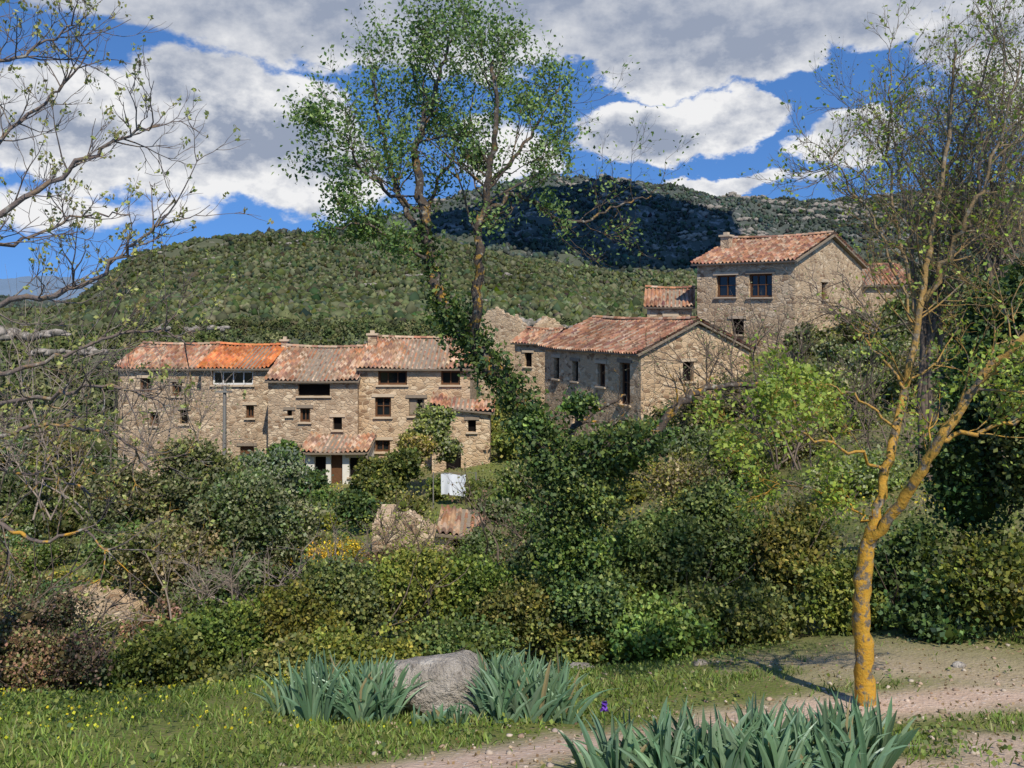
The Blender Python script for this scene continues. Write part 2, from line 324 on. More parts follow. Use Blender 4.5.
# ---------------------------------------------------------------- houses
def boxm(name,c,s,mat,parent,ax=None):
    """box centre c, half sizes s, axes ax (3x3 rows)"""
    ax=np.eye(3) if ax is None else ax; c=np.array(c)
    V=[c+ax[0]*s[0]*a+ax[1]*s[1]*b+ax[2]*s[2]*d for a in(-1,1) for b in(-1,1) for d in(-1,1)]
    return mesh(name,V,[(0,1,3,2),(4,6,7,5),(0,4,5,1),(2,3,7,6),(0,2,6,4),(1,5,7,3)],mat,parent)
def wallpanel(name,p0,u,w,z0,z1,ops,mat,parent,th=.35,gable=None,style='wood'):
    """p0 lower-left seen from outside; u horizontal unit dir; outward normal = u x z"""
    p0=np.array([p0[0],p0[1],0.]);u=np.array([u[0],u[1],0.]);n=np.array([u[1],-u[0],0.]);zv=np.array([0,0,1.])
    us=sorted({0,w,*[o[0] for o in ops],*[o[1] for o in ops]});zs=sorted({z0,z1,*[o[2] for o in ops],*[o[3] for o in ops]})
    V=[];Fs=[]
    def q(*pts):
        b=len(V);V.extend(pts);Fs.append(tuple(range(b,b+len(pts))))
    P=lambda a,z,d=0:p0+u*a+zv*z-n*d
    for a,b in zip(us,us[1:]):
        for c,d in zip(zs,zs[1:]):
            if any(o[0]<=a+1e-6 and o[1]>=b-1e-6 and o[2]<=c+1e-6 and o[3]>=d-1e-6 for o in ops): continue
            q(P(a,c),P(b,c),P(b,d),P(a,d))
    for o in ops:
        a,b,c,d=o[:4]
        q(P(a,c),P(a,d),P(a,d,th),P(a,c,th));q(P(b,d),P(b,c),P(b,c,th),P(b,d,th));q(P(a,d),P(b,d),P(b,d,th),P(a,d,th));q(P(b,c),P(a,c),P(a,c,th),P(b,c,th))
    if gable is not None: q(P(0,z1),P(w,z1),P(gable[0],gable[1]))
    mesh(name,V,Fs,mat,parent)
    ax=np.array([u,n,zv])
    for k,o in enumerate(ops):
        a,b,c,d=o[:4]; st=o[4] if len(o)>4 else 'wood'; mid=P((a+b)/2,(c+d)/2); hw=(b-a)/2;hh=(d-c)/2
        fm={'wood':WOOD,'white':WHITE,'dark':None,'door':WOOD,'shut':WOODG}[st]
        boxm('glass',mid-n*(.27),(hw-.01,.01,hh-.01),DARK if st=='dark' else GLASS,parent,ax)  # glazed pane; 'dark' openings get a black sheet for interior shade
        boxm('lintel',P((a+b)/2,d+.09)+n*.012,(hw+.18,.05,.085),WOODG if k%2 else CONC,parent,ax)
        if st!='door' and c>z0+.4: boxm('sill',P((a+b)/2,c-.045)+n*.03,(hw+.1,.09,.04),CONC,parent,ax)
        if fm:
            f=.05
            for sx in(-1,1): boxm('frame',mid-n*.22+u*sx*(hw-f),(f-.003,.035,hh-.02),fm,parent,ax)
            for sz in(-1,1): boxm('frame',mid-n*.22+zv*sz*(hh-f),(hw-2*f,.033,f-.003),fm,parent,ax)
            nm=max(1,int(round((b-a)/.55))-1)
            for i_ in range(nm): boxm('mullion',mid-n*.218+u*(-hw+(b-a)*(i_+1)/(nm+1)),(.028,.03,hh-2*f),fm,parent,ax)
            if hh>.5: boxm('glazing_bar',mid-n*.215+zv*.05,(hw-2*f,.02,.02),fm,parent,ax)
            if st=='door': boxm('door_leaf',mid-n*.2,(hw-2*f,.02,hh-2*f),fm,parent,ax)
            if st=='shut':
                boxm('shutter',mid-n*.16-u*hw*.5,(hw*.47,.02,hh-.06),fm,parent,ax)
TC_OLD=[(.34,.20,.125),(.26,.15,.10),(.40,.26,.17),(.21,.13,.09),(.37,.175,.10),(.46,.33,.23)]
TC_NEW=[(.52,.175,.065),(.44,.145,.055),(.55,.22,.09),(.38,.13,.06)]
TC_PNK=[(.39,.19,.11),(.31,.145,.09),(.44,.25,.155),(.24,.125,.085),(.42,.29,.20)]
def tiled(name,A,B,Cc,D,cols,parent,tw=.23,tl=.36):
    """eave left A, eave right B, ridge right Cc, ridge left D"""
    A,B,Cc,D=map(np.array,(A,B,Cc,D)); w=np.linalg.norm(B-A);l=np.linalg.norm(D-A);nu=max(2,int(w/tw));nv=max(2,int(l/tl)); n=unit(np.cross(B-A,D-A))
    if n[2]<0:n=-n
    k=6; su=np.arange(nu*k+1)/(nu*k); vs=[];lift=[];rowid=[]
    for r in range(nv): vs+=[r/nv,(r+1)/nv-.001];lift+=[.045,.0];rowid+=[r,r]
    vs=np.array(vs);lift=np.array(lift);rowid=np.array(rowid)
    ph=np.arange(nu*k+1)/k*2*math.pi; prof=.06*np.sign(np.cos(ph))*np.abs(np.cos(ph))**.7
    sag=-.12*np.sin(su*math.pi)+.04*np.sin(su*9+rng.uniform(0,6))
    base=(A[None,None]*(1-su)[None,:,None]+B[None,None]*su[None,:,None])*(1-vs)[:,None,None]+(D[None,None]*(1-su)[None,:,None]+Cc[None,None]*su[None,:,None])*vs[:,None,None]
    jr=rng.normal(0,.014,(nv,nu+1)); ci=(np.arange(nu*k+1)+k//2)//k; ci=np.minimum(ci,nu)
    hgt=prof[None,:]+lift[:,None]+jr[rowid][:,ci]+sag[None,:]
    Vv=base+n*hgt[...,None]; 
    tcol=pal(nv*(nu+1),cols,.22).reshape(nv,nu+1,3); col=tcol[rowid][:,ci]
    st=1+.45*fbm(base[...,0]*.7+3,base[...,1]*.7,77); col=col*st[...,None]
    nn=len(su);i=np.arange(len(vs)-1)[:,None]*nn;j=np.arange(nn-1)[None,:]
    Fq=np.stack([i+j,i+j+1,i+nn+j+1,i+nn+j],-1).reshape(-1,4); mesh(name,Vv.reshape(-1,3),Fq,TILE,parent,col=col.reshape(-1,3))
    q=[A-n*.10,B-n*.10,Cc-n*.10,D-n*.10,A-n*.19,B-n*.19,Cc-n*.19,D-n*.19]
    mesh(name+'_deck',q,[(0,1,2,3),(7,6,5,4),(0,4,5,1),(1,5,6,2),(2,6,7,3),(3,7,4,0)],WOODG,parent)
def house(name,p0,p1,depth,zb,ze,zr,mat,tiles,ops=[],rops=[],lops=[],oh=.35,rake=.18,chim=None):
    """p0 front-left corner, p1 front-right corner"""
    e=empty(name); p0=np.array(p0,float);p1=np.array(p1,float);w=np.linalg.norm(p1-p0);u=(p1-p0)/w;b=np.array([-u[1],u[0]])
    wallpanel('front_wall',p0,u,w,zb,ze,ops,mat,e)
    wallpanel('right_wall',p1,b,depth,zb,ze,rops,mat,e,gable=(depth/2,zr-.12))
    wallpanel('left_wall',p0+b*depth,-b,depth,zb,ze,lops,mat,e,gable=(depth/2,zr-.12))
    wallpanel('back_wall',p1+b*depth,-u,w,zb,ze,[],mat,e)
    s=(zr-ze)/(depth/2); P=lambda q,z:np.array([q[0],q[1],z]); a=p0-u*rake;c=p1+u*rake; up=.16
    tiled('roof_front',P(a-b*oh,ze-s*oh+up),P(c-b*oh,ze-s*oh+up),P(c+b*depth/2,zr+up),P(a+b*depth/2,zr+up),tiles,e)
    tiled('roof_back',P(c+b*(depth+oh),ze-s*oh+up),P(a+b*(depth+oh),ze-s*oh+up),P(a+b*(depth/2),zr+up),P(c+b*(depth/2),zr+up),tiles,e)
    N=int((w+2*rake)/.38); V=[];Fq=[];cl=[]
    for k in range(N):
        for z_,rr in ((k*.38,.13),(k*.38+.4,.115)):
            for q in range(6):
                an=math.pi*q/5; pt=a+u*z_+b*(depth/2+math.cos(an)*rr); V.append(P(pt,zr+up+.03+math.sin(an)*rr+(0.01 if rr>.12 else 0)-.1*math.sin(math.pi*k/N)))
        o_=k*12;Fq+= [[o_+q,o_+q+1,o_+6+q+1,o_+6+q] for q in range(5)]; cl.append(np.repeat(pal(1,tiles),12,0))
    mesh('ridge_tiles',V,np.array(Fq),TILE,e,col=np.concatenate(cl))
    if chim:
        for (cu,cb,ch,cs) in chim:
            q=p0+u*cu+b*cb; zz=zr-abs(cb-depth/2)*s; ax=np.array([[u[0],u[1],0],[b[0],b[1],0],[0,0,1.]])
            boxm('chimney',P(q,zz+ch/2-.2),(cs,cs*.8,ch/2+.2),mat,e,ax); boxm('chimney_cap',P(q,zz+ch+.06),(cs+.09,cs*.8+.09,.055),CONC,e,ax)
            boxm('chimney_pot',P(q,zz+ch+.2),(cs*.5,cs*.5,.085),CONC,e,ax)
    return e,u,b
def U(px,D,x0): return (px-512)/F*D-x0
def Z(py,D): return (310-py)/F*D
def ops_px(lst,D,x0): return [(U(a,D,x0),U(b,D,x0),Z(d,D),Z(c,D),*r) for a,b,c,d,*r in lst]
D=52; x0=(118-512)/F*D; house('stone_house',(x0,D),((201-512)/F*D,D),8,-10.6,Z(368,D),Z(346,D+4),W2,TC_PNK,ops_px([(140,152,378,392),(172,182,382,396),(150,158,412,426),(180,188,410,424,'dark')],D,x0))
D=51.3; x0=(201.2-512)/F*D; house('stone_house',(x0,D),((269-512)/F*D,D),8,-10.5,Z(368,D),Z(347,D+4),W2,TC_NEW,ops_px([(212,253,371,385,'white'),(240,254,446,462,'door'),(246,254,405,418)],D,x0),chim=[(3.9,3.5,.5,.2)])
D=49; x0=(268-512)/F*D; house('stone_house',(x0,D),((357.6-512)/F*D,D),9,-10.3,Z(380,D),Z(349,D+4.5),W2,TC_OLD,ops_px([(298,330,384,396,'dark'),(300,310,408,422),(333,342,417,430,'dark'),(287,292,410,416,'dark')],D,x0),rake=.12)
D=49.4; x0=(359-512)/F*D; eH,_,_=house('stone_house',(x0,D),((470-512)/F*D,D),9,-10,Z(368,D),Z(339.5,D+4.5),W3,TC_OLD,
  ops_px([(378,407,371,385,'wood'),(441,460,371,385,'wood'),(375,391,397,417,'wood'),(409,424,398,416,'shut'),(375,390,440,452,'wood')],D,x0),chim=[(.25,3.2,.7,.25)],rake=.12)
e=empty('stone_outbuilding'); D=47.6; xa=(432-512)/F*D; xb=(490-512)/F*D
wallpanel('front_wall',(xa,D),(1,0),xb-xa,-9.6,Z(410,D),ops_px([(446,461,446,474,'dark'),(468,476,420,432,'dark')],D,xa),W3,e)
wallpanel('right_wall',(xb,D),(0,1),2.2,-9.6,Z(410,D),[],W3,e); wallpanel('left_wall',(xa,D+1.75),(0,-1),1.75,-9.6,Z(410,D),[],W3,e)
tiled('roof',(xa-.1,D-.3,Z(404,D)),(xb+.25,D-.3,Z(411,D)),(xb+.25,D+2.0,Z(411,D)+.35),(xa-.1,D+1.75,Z(403,D)+.4),TC_PNK,e)
e=empty('tiled_porch'); D=46.2; xa=(300-512)/F*D; xb=(369-512)/F*D; zt=Z(451,D)
wallpanel('front_wall',(xa+.15,D+.4),(1,0),xb-xa-.3,-9.6,zt,[(.5,1.1,zt-1.35,zt-.35,'dark'),(1.35,1.95,zt-2.0,zt-.1,'door'),(2.3,2.9,zt-1.4,zt-.4,'dark')],PLASTER,e)
wallpanel('right_wall',(xb-.15,D+.4),(0,1),2.3,-9.6,zt,[],PLASTER,e); wallpanel('left_wall',(xa+.15,D+2.7),(0,-1),2.3,-9.6,zt,[],PLASTER,e)
tiled('roof',(xa,D-.1,zt),(xb,D-.1,zt),(xb,D+2.75,Z(433,D+2.75)),(xa,D+2.75,Z(433,D+2.75)),TC_OLD,e)
for x in (xa+.12,xb-.12): boxm('post',(x,D-.02,(zt-9.6)/2-.1),(.06,.06,(zt+9.6)/2-.1),WOODG,e)
E0=(1.9,52.2);E1=(6.3,44.0)
house('stone_barn',E0,E1,7,-8.5,-2.1,-.62,W3,TC_PNK,[(1.0,1.6,-3.9,-2.7,'dark'),(3.0,3.6,-3.9,-2.8,'dark'),(5.5,6.2,-4.0,-2.8,'wood'),(7.5,8.4,-4.75,-2.65,'wood'),(3.1,3.6,-6.2,-5.2,'dark')],rops=[(2.6,3.3,-3.6,-2.6,'dark')],rake=.2)
F0=(10.9,53.0);F1=(15.4,49.0)
house('stone_house',F0,F1,9.8,-3.5,2.72,4.35,W1,TC_PNK,[(1.25,2.5,.75,2.0,'wood'),(3.3,4.7,.72,2.02,'wood'),(2.2,3.0,-1.4,-.5,'dark')],rops=[(3.6,4.3,.6,1.6,'wood')],rake=.25,chim=[(.3,3.0,.75,.28)])
house('stone_house',(8.15,54.3),(10.75,53.8),4.2,-3.5,.25,1.25,W1,TC_PNK,[(1.1,1.7,-1.2,-.4,'dark')],rake=.2)
house('stone_house',(17.6,58),(25,56.5),8,-3,1.6,2.9,W2,TC_PNK,[(1,1.8,-.3,.8,'wood')])
def ruin(name,p0,p1,zb,tops,mat,th=.5):
    p0=np.array(p0,float);p1=np.array(p1,float);u=unit(p1-p0);n=np.array([u[1],-u[0]]);k=len(tops);nn=k*6
    s=np.linspace(0,1,nn);zt=np.interp(s,np.linspace(0,1,k),tops)+rng.normal(0,.08,nn);V=[];Fs=[]
    for q,z in zip(s,zt):
        for off in(0,-th):
            p=p0+(p1-p0)*q+n*off; V+=[(p[0],p[1],zb),(p[0],p[1],z)]
    for q in range(nn-1):
        a=q*4;Fs+=[(a,a+4,a+5,a+1),(a+2,a+3,a+7,a+6),(a+1,a+5,a+7,a+3)]
    Fs+=[(0,1,3,2),(nn*4-4,nn*4-2,nn*4-1,nn*4-3)]; return mesh(name,V,Fs,mat)
ruin('ruined_stone_wall',(-2.6,70),(1.0,68.5),-8,[-.9,-.1,.1,-.3,-.5,-1.2],W1)
ruin('ruined_stone_wall',(1.2,66),(4.2,69),-8,[-2,-1.2,-.6,-.8,-1.5],W3)
house('stone_house',(0.2,64),(2.6,62.5),4,-8,-2.3,-1.5,W3,TC_PNK,[(.8,1.4,-4,-3,'dark')])
def rockV(r,seed,I):
    V,Fc=I; r=np.array(r); h=1+.20*wav(V,seed,1.8)+.09*wav(V,seed+3,5)+.04*wav(V,seed+4,14); q=V*h[:,None]; q=np.sign(q)*np.abs(q)**.8
    rr=np.random.default_rng(seed+77)
    for _ in range(9):
        n=unit(rr.normal(0,1,3)); d=rr.uniform(.62,.85); k=q@n; q=q-np.maximum(k-d,0)[:,None]*n*.9
    q=q*(1+.06*wav(V,seed+8,18)+.035*wav(V,seed+9,40))[:,None]
    return q*r
def rock(name,c,r,mat=ROCK,seed=0,I=ICO4): return mesh(name,rockV(r,seed,I)+np.array(c),I[1],mat)
def cliff(name,spots):
    V=[];Fs=[];off=0
    for px,py,d,w,h,n in spots:
        for k in range(n):
            x=(px+rng.uniform(-w,w)-512)/F*d; y=d+rng.uniform(-.03,.03)*d; s=h/F*d*rng.uniform(.35,1)
            zc=(310-py)/F*d+rng.uniform(-.6,.1)*h/F*d; q=rockV((s*rng.uniform(.7,1.6),s,s*rng.uniform(.5,.9)),int(rng.integers(0,9999)),ICO2); V.append(q+np.array([x,y,zc]));Fs.append(ICO2[1]+off);off+=len(q)
    mesh(name,np.concatenate(V),np.concatenate(Fs),CLIFF)
m_,t_,o_=newmat('cliff_limestone'); g_=geo(t_); n_=t_.noise(g_,.9,5,.7); diffuse(t_,o_,t_.mix(t_.ss(n_,.38,.64),C(.13,.118,.095),C(.37,.32,.27))); CLIFF=m_
cliff('limestone_cliff',[(15,333,150,45,9,34),(70,350,140,40,6,18),(505,322,110,40,9,26),(560,326,120,25,6,10),(200,328,170,40,5,14),(640,318,130,30,4,10)])
V=[];Fs=[];off=0
for k in range(420):
    px=rng.uniform(130,1020); far=k>=170; d=rng.uniform(1500,2000) if far else rng.uniform(450,1000)
    x0_=(px-512)/F*d
    if fbm(np.array(x0_/80),np.array(d/80),33)<(.0 if far else .12): continue
    for k2 in range(7 if far else 3):
        x=x0_+rng.normal(0,10)*d/900;y=d+rng.normal(0,3);s=rng.uniform(.8,2.6)*max(1,d/1000);q=rockV((s*2.2,s,s*(1.3 if far else .8)),int(rng.integers(0,9999)),ICO1);V.append(q+np.array([x,y,float(gz(x,y))+s*.7]));Fs.append(ICO1[1]+off);off+=len(q)
mesh('hillside_rocks',np.concatenate(V),np.concatenate(Fs),CLIFF)
e=empty('garden_hut'); D=31
xa=(372-512)/F*D
r_=ruin('stone_wall',(xa,D),((442-512)/F*D,D-.6),-9.3,[-7.6,-7.1,-6.95,-7.2,-7.5],W2); r_.parent=e
r_=ruin('stone_wall_side',(xa,D+2.6),(xa,D),-9.3,[-7.3,-7.2,-7.5],W2); r_.parent=e
xa2=(440-512)/F*30.4; xb2=(482-512)/F*30.4
wallpanel('front_wall',(xa2,30.4),(1,0),xb2-xa2,-9.3,-7.5,[(.45,1.05,-8.9,-7.75,'dark')],W2,e); wallpanel('right_wall',(xb2,30.4),(0,1),2,-9.3,-7.5,[],W2,e)
tiled('roof',(xa2-.1,30.1,-7.4),(xb2+.1,30.1,-7.55),(xb2+.1,32.4,-7.15),(xa2-.1,32.4,-7.0),TC_OLD,e)
ruin('dry_stone_wall',(-11,21),(-8.6,20.6),-8,[-6.9,-6.6,-6.5,-6.8],W2)
ruin('dry_stone_wall',(-20,46),(-11,45),-10.5,[-8.6,-8.3,-8.4,-8.3],W1)
ruin('dry_stone_wall',(3.6,40),(7.5,38),-9,[-6.2,-6.0,-5.7,-5.9],W1)
e=empty('utility_pole'); D=47.5; x=(224-512)/F*D
Lp=[(np.array([[x,D,-10],[x+.03,D,-4.0]]),np.array([.11,.08]),9)]; tubes('pole',Lp,METAL,e); boxm('crossarm',(x,D-.1,-4.3),(.45,.05,.05),METAL,e)
LD=40.0
xs=np.linspace(0,1.1,16);zs=np.linspace(0,.95,8);V=[];
for z in zs:
    for q in xs: V.append(((441-512)/F*LD+q,LD+.09*math.sin(q*9+z)*(.4+z),Z(474,LD)-z+.05*math.sin(q*5.4)))
ii=np.arange(7)[:,None]*16;jj=np.arange(15)[None,:]; e=empty('laundry_line'); mesh('white_sheet',V,np.stack([ii+jj,ii+jj+1,ii+17+jj,ii+16+jj],-1).reshape(-1,4),CLOTH,e,smooth=True)
x_=(440-512)/F*LD; tubes('posts',[(np.array([[x_-.3,LD,-9.4],[x_-.3,LD,Z(472,LD)]]),np.array([.035,.03]),9),(np.array([[x_+1.6,LD,-9.4],[x_+1.6,LD,Z(472,LD)]]),np.array([.035,.03]),9),(np.array([[x_-.3,LD,Z(473,LD)],[x_+1.6,LD,Z(473,LD)]]),np.array([.01,.01]),9)],METAL,e)

# ---------------------------------------------------------------- shrubs
def lob(*a):
    o=[]
    for px,py,d,rx,rz in a:
        s=d/F; c=L3(px,py,d); o.append((c,(rx*s,rx*s*.85,rz*s)))
    return o
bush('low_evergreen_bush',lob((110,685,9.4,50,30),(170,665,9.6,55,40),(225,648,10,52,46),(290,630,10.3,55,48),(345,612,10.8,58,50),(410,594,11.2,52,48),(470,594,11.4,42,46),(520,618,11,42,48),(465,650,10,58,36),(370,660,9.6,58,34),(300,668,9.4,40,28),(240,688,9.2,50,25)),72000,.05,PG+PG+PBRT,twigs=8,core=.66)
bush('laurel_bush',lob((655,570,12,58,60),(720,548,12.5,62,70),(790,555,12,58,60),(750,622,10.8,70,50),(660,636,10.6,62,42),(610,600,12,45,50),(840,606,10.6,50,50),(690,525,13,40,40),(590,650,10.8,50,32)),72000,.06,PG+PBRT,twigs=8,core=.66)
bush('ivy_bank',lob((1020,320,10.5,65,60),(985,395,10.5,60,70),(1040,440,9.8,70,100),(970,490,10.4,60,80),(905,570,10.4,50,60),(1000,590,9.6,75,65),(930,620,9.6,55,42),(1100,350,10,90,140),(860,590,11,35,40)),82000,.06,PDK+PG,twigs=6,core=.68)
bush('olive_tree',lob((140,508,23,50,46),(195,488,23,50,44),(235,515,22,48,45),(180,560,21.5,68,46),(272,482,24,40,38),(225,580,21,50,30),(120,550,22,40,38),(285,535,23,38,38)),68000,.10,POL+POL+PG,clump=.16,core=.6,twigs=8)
bush('green_shrub',lob((375,490,38,30,34),(398,472,39,26,28),(358,512,35,24,26)),13000,.15,PDK+PG)
bush('ivy_covered_shrub',lob((435,432,43,24,30),(448,452,43,16,16),(415,450,42,20,24)),9000,.16,PBRT+POL)
bush('green_shrub',lob((285,458,44,20,20),(262,480,43,22,18),(300,480,42,26,18)),8000,.16,PG+PDK)
bush('green_shrub',lob((60,470,46,36,30),(105,475,44,26,28),(20,495,40,45,32)),11000,.18,POL+PG)
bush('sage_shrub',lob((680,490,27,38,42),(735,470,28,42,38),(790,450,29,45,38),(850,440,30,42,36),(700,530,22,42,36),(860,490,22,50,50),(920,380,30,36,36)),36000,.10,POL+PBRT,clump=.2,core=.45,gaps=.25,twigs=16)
def slope(name,n,xr,yr,rr,leaves,size,cols,avoid=(),core=.6):
    lb=[]
    while len(lb)<n:
        x=rng.uniform(*xr);y=rng.uniform(*yr)
        if any(a<x<b and c<y<d for a,b,c,d in avoid): continue
        r=rng.uniform(*rr); lb.append(((x,y,float(gz(x,y))+r*.55),(r*rng.uniform(.8,1.3),r,r*rng.uniform(.7,1.1))))
    return bush(name,lb,leaves,size,cols,clump=.16,core=core,sub=5)
LAV=[(-3.9,-1.2,33,40.5)]
slope('hillside_shrub',40,(6.8,24),(31,43),(.7,1.5),40000,.16,POL+PG)
slope('hillside_shrub',16,(13.2,30),(42,48.3),(.8,1.6),18000,.2,PG+POL)
slope('hillside_shrub',12,(20,40),(50,70),(1,2.0),10000,.25,PG+POL,avoid=[(10,27,48,68)])
slope('valley_shrub',30,(-4.5,7),(30,43),(.5,1.2),26000,.14,PG+PBRT,avoid=LAV+[(-5.5,-.5,28,34)])
slope('valley_shrub',34,(-22,-5.5),(21,34),(.4,.9),28000,.11,POL+PG+PBRT,avoid=[(-5.6,-.5,28,34)])
slope('valley_shrub',24,(-32,-11),(36,46),(.6,1.3),20000,.16,POL+PG)
slope('valley_tree',16,(-46,-24),(52,80),(1.4,2.8),16000,.3,POL+PG)
slope('valley_shrub',12,(-11,-4.8),(36,44),(.4,.8),8000,.14,PG+PBRT)
slope('valley_shrub',10,(-1.8,1.6),(47,60),(.8,1.5),9000,.2,PG+PBRT)
slope('valley_shrub',30,(-9,3),(13.5,24),(.3,.7),24000,.07,POL+PG+[(.24,.17,.09)])
slope('russet_shrub',16,(-13,0),(16,29),(.3,.7),12000,.08,[(.24,.16,.09),(.20,.15,.07),(.17,.17,.06)],core=0)
n=110000; yy=12*np.exp(rng.random(n)*math.log(64/12)); xx=yy*rng.uniform(-.68,.62,n); k=fbm(xx/1.6,yy/1.6,71)>-.28; xx=xx[k];yy=yy[k]; n=len(xx); sz=.04+.0022*yy
P=np.stack([xx,yy,gz(xx,yy)+rng.uniform(0,.35,n)*np.clip(.5+fbm(xx,yy,73)*1.5,.1,1)],-1); cw=pal(n,PG+PBRT+POL+[(.26,.20,.11),(.20,.16,.08)],.35)
yf=(fbm(xx/3,yy/3,75)>.24)&(rng.random(n)<.4); cw[yf]=np.array([.60,.48,.04])
leafmesh('valley_weeds',P,sz[:,None],cw,up=.8,aspect=.28)
bush('reddish_shrub',lob((30,625,9.5,65,55),(-30,580,9.5,60,80),(70,665,9,48,36),(10,670,8.8,60,45)),22000,.036,[(.20,.125,.075),(.16,.135,.055),(.13,.155,.05),(.23,.15,.08)],core=.4,gaps=.35,twigs=34)
bush('terrace_shrub',lob((330,606,24,34,12),(420,572,27,34,14),(480,548,26,30,22),(540,530,25,30,28),(385,590,22,34,14)),17000,.09,PG+POL,core=.5,twigs=10)
bush('ivy_shrub',lob((545,575,14,38,42),(510,595,13,35,30)),14000,.06,PG+PDK)
bush('yellow_flowering_broom',lob((340,552,27,34,12),(305,560,26,28,10),(405,574,24,24,8),(275,582,24,20,8),(370,570,25,26,10)),11000,.07,[(.66,.50,.03),(.22,.24,.05),(.60,.46,.04),(.18,.20,.05),(.20,.23,.05)],core=.5)
bush('green_shrub',lob((515,485,34,20,20),(540,450,40,18,18),(620,480,36,18,18),(500,512,30,26,16)),9000,.14,PG+POL)
def brush(name,px,py,d,n,length,spread,mat=TWIG,lev=2,kids=4,leaf=None):
    e=empty(name);Ls=[];
    for _ in range(n):
        p=L3(px+rng.uniform(-spread,spread),py,d+rng.uniform(-.8,.8)); grow(Ls,p,unit(rng.normal(0,.6,3)+np.array([0,0,1.])),length*rng.uniform(.6,1.1),.012*d/10,lev,.02,.2,kids)
    tubes('branches',Ls,mat,e)
    if leaf: P=tipleaves(Ls,leaf[0],leaf[1]); leafmesh('foliage',P,leaf[2],pal(len(P),leaf[3]),e)
GREY=plain('grey_dry_twigs',(.27,.215,.17),.9,.3)
brush('dry_brush',275,605,18.5,16,1.4,70,GREY,2,5)
brush('dry_brush',180,620,18,8,1.4,40,GREY,2,4)
brush('budding_shrub',530,560,20,12,2.0,50,TWIG,2,5,(3,.05,.06,[(.20,.12,.07),(.16,.17,.06)]))
brush('budding_shrub',840,470,24,16,3.0,70,TWIG,2,6,(2,.08,.07,PYEL+POL))
brush('budding_shrub',760,400,40,12,3.2,60,TWIG,2,6,(2,.1,.10,POL))
brush('budding_shrub',880,340,42,6,3.6,25,TWIG,2,6,(1,.1,.10,POL))
brush('budding_shrub',400,560,26,10,1.6,60,TWIG,2,5,(3,.06,.07,PYEL))
brush('bare_tree',40,520,33,8,7,60,GREY,2,6)
brush('bare_tree',150,470,38,8,4.5,50,GREY,2,6,(2,.1,.09,POL))

# ---------------------------------------------------------------- central tree
e=empty('ivy_clad_tree');Ls=[];D=11
q=lambda l,dd=0:[L3(a,b,D+(c[0] if c else 0)) for a,b,*c in l]
tr=[(592,672),(580,600),(562,520),(546,450),(512,392),(472,345),(441,300),(427,245),(420,190),(414,150)]
limb(Ls,q(tr),.15,.045,0,1)
limb(Ls,q([(472,345),(478,290,-.2),(480,230,-.3),(488,180,-.4),(497,120,-.5),(492,60,-.5)]),.07,.02,17,1.05,2,t0=.35,up=.1)
limb(Ls,q([(427,245),(405,205,.2),(390,165,.4),(378,115,.6),(372,75,.7)]),.045,.012,15,.95,2,t0=.3,up=.1)
limb(Ls,q([(414,150),(430,100),(445,60),(452,40)]),.042,.012,15,.85,2,t0=.05,up=.1)
limb(Ls,q([(483,215,-.3),(515,195,0),(545,212,.3),(580,222,.5),(618,205,.7),(652,196,.8)]),.038,.009,13,.7,2,t0=.2)
limb(Ls,q([(486,190),(520,150,.4),(545,110,.7),(560,85,.9)]),.03,.01,13,.8,2,up=.1)
limb(Ls,q([(424,225),(440,180,.8),(465,130,1.2),(475,90,1.4)]),.03,.01,11,.9,2,up=.1)
limb(Ls,q([(422,210),(385,190,-.5),(355,160,-.8),(345,130,-1)]),.028,.008,11,.7,2)
limb(Ls,q([(430,262),(395,240,-.5),(365,225,-.8),(335,228,-1)]),.026,.008,10,.55,2)
limb(Ls,q([(555,480),(600,450,-.3),(650,440,-.5),(680,400,-.4),(720,388,0),(765,384,.3)]),.075,.025,6,.6,2,up=.1)
limb(Ls,q([(548,455),(575,425,.5),(605,405,.8),(625,395,1)]),.05,.015,6,.4,2,up=.05)
tubes('trunk_and_branches',Ls,BARKD,e)
crown=[l for l in Ls if len(l[0]) and l[0][-1][2]>.2]
P=tipleaves(crown,16,.085,(0,)); P2=tipleaves(crown,14,.085,(1,)); P=np.concatenate([P,P2])
dn=wav(P,777,1.6); kp=rng.random(len(P))<np.where(P[:,0]>.75,.14,np.clip(.78+.9*dn,.15,1))
P=P[kp]; leafmesh('foliage',P,.054,pal(len(P),[(.12,.19,.045),(.16,.24,.06),(.09,.145,.038),(.20,.27,.08)],.35),e,aspect=.3)
cv=cat(q(tr),10); Pi=[]
def ivy_on(curve,a,b,n,rad):
    i=rng.uniform(a,b,n)*(len(curve)-1);k=i.astype(int);f=(i-k)[:,None];c=curve[k]*(1-f)+curve[np.minimum(k+1,len(curve)-1)]*f
    return c+unit(rng.normal(0,1,(n,3)))*(rad*(.5+.8*rng.random((n,1)))*(1+.6*np.sin(i*1.7)[:,None]))
Pi.append(ivy_on(cv,.0,.35,9000,.30));Pi.append(ivy_on(cv,.3,.66,7000,.20));Pi.append(ivy_on(cv,.6,.82,1400,.12))
c2=cat(q([(555,480),(600,450,-.3),(650,440,-.5),(680,400,-.4),(720,388,0)]),10);Pi.append(ivy_on(c2,0,.55,3500,.18))
P=np.concatenate(Pi);leafmesh('ivy_leaves',P,.06,pal(len(P),PDK+PG+PDK,.3),e)
bush('ivy_leaves_mass',lob((608,458,11,36,42),(585,505,11,40,44),(532,425,11,18,26),(575,560,11,38,44),(635,440,11,24,22),(590,610,10.8,42,42),(582,408,11.2,20,16)),30000,.055,PDK+PG+PBRT,core=.5,gaps=.25,par=e)

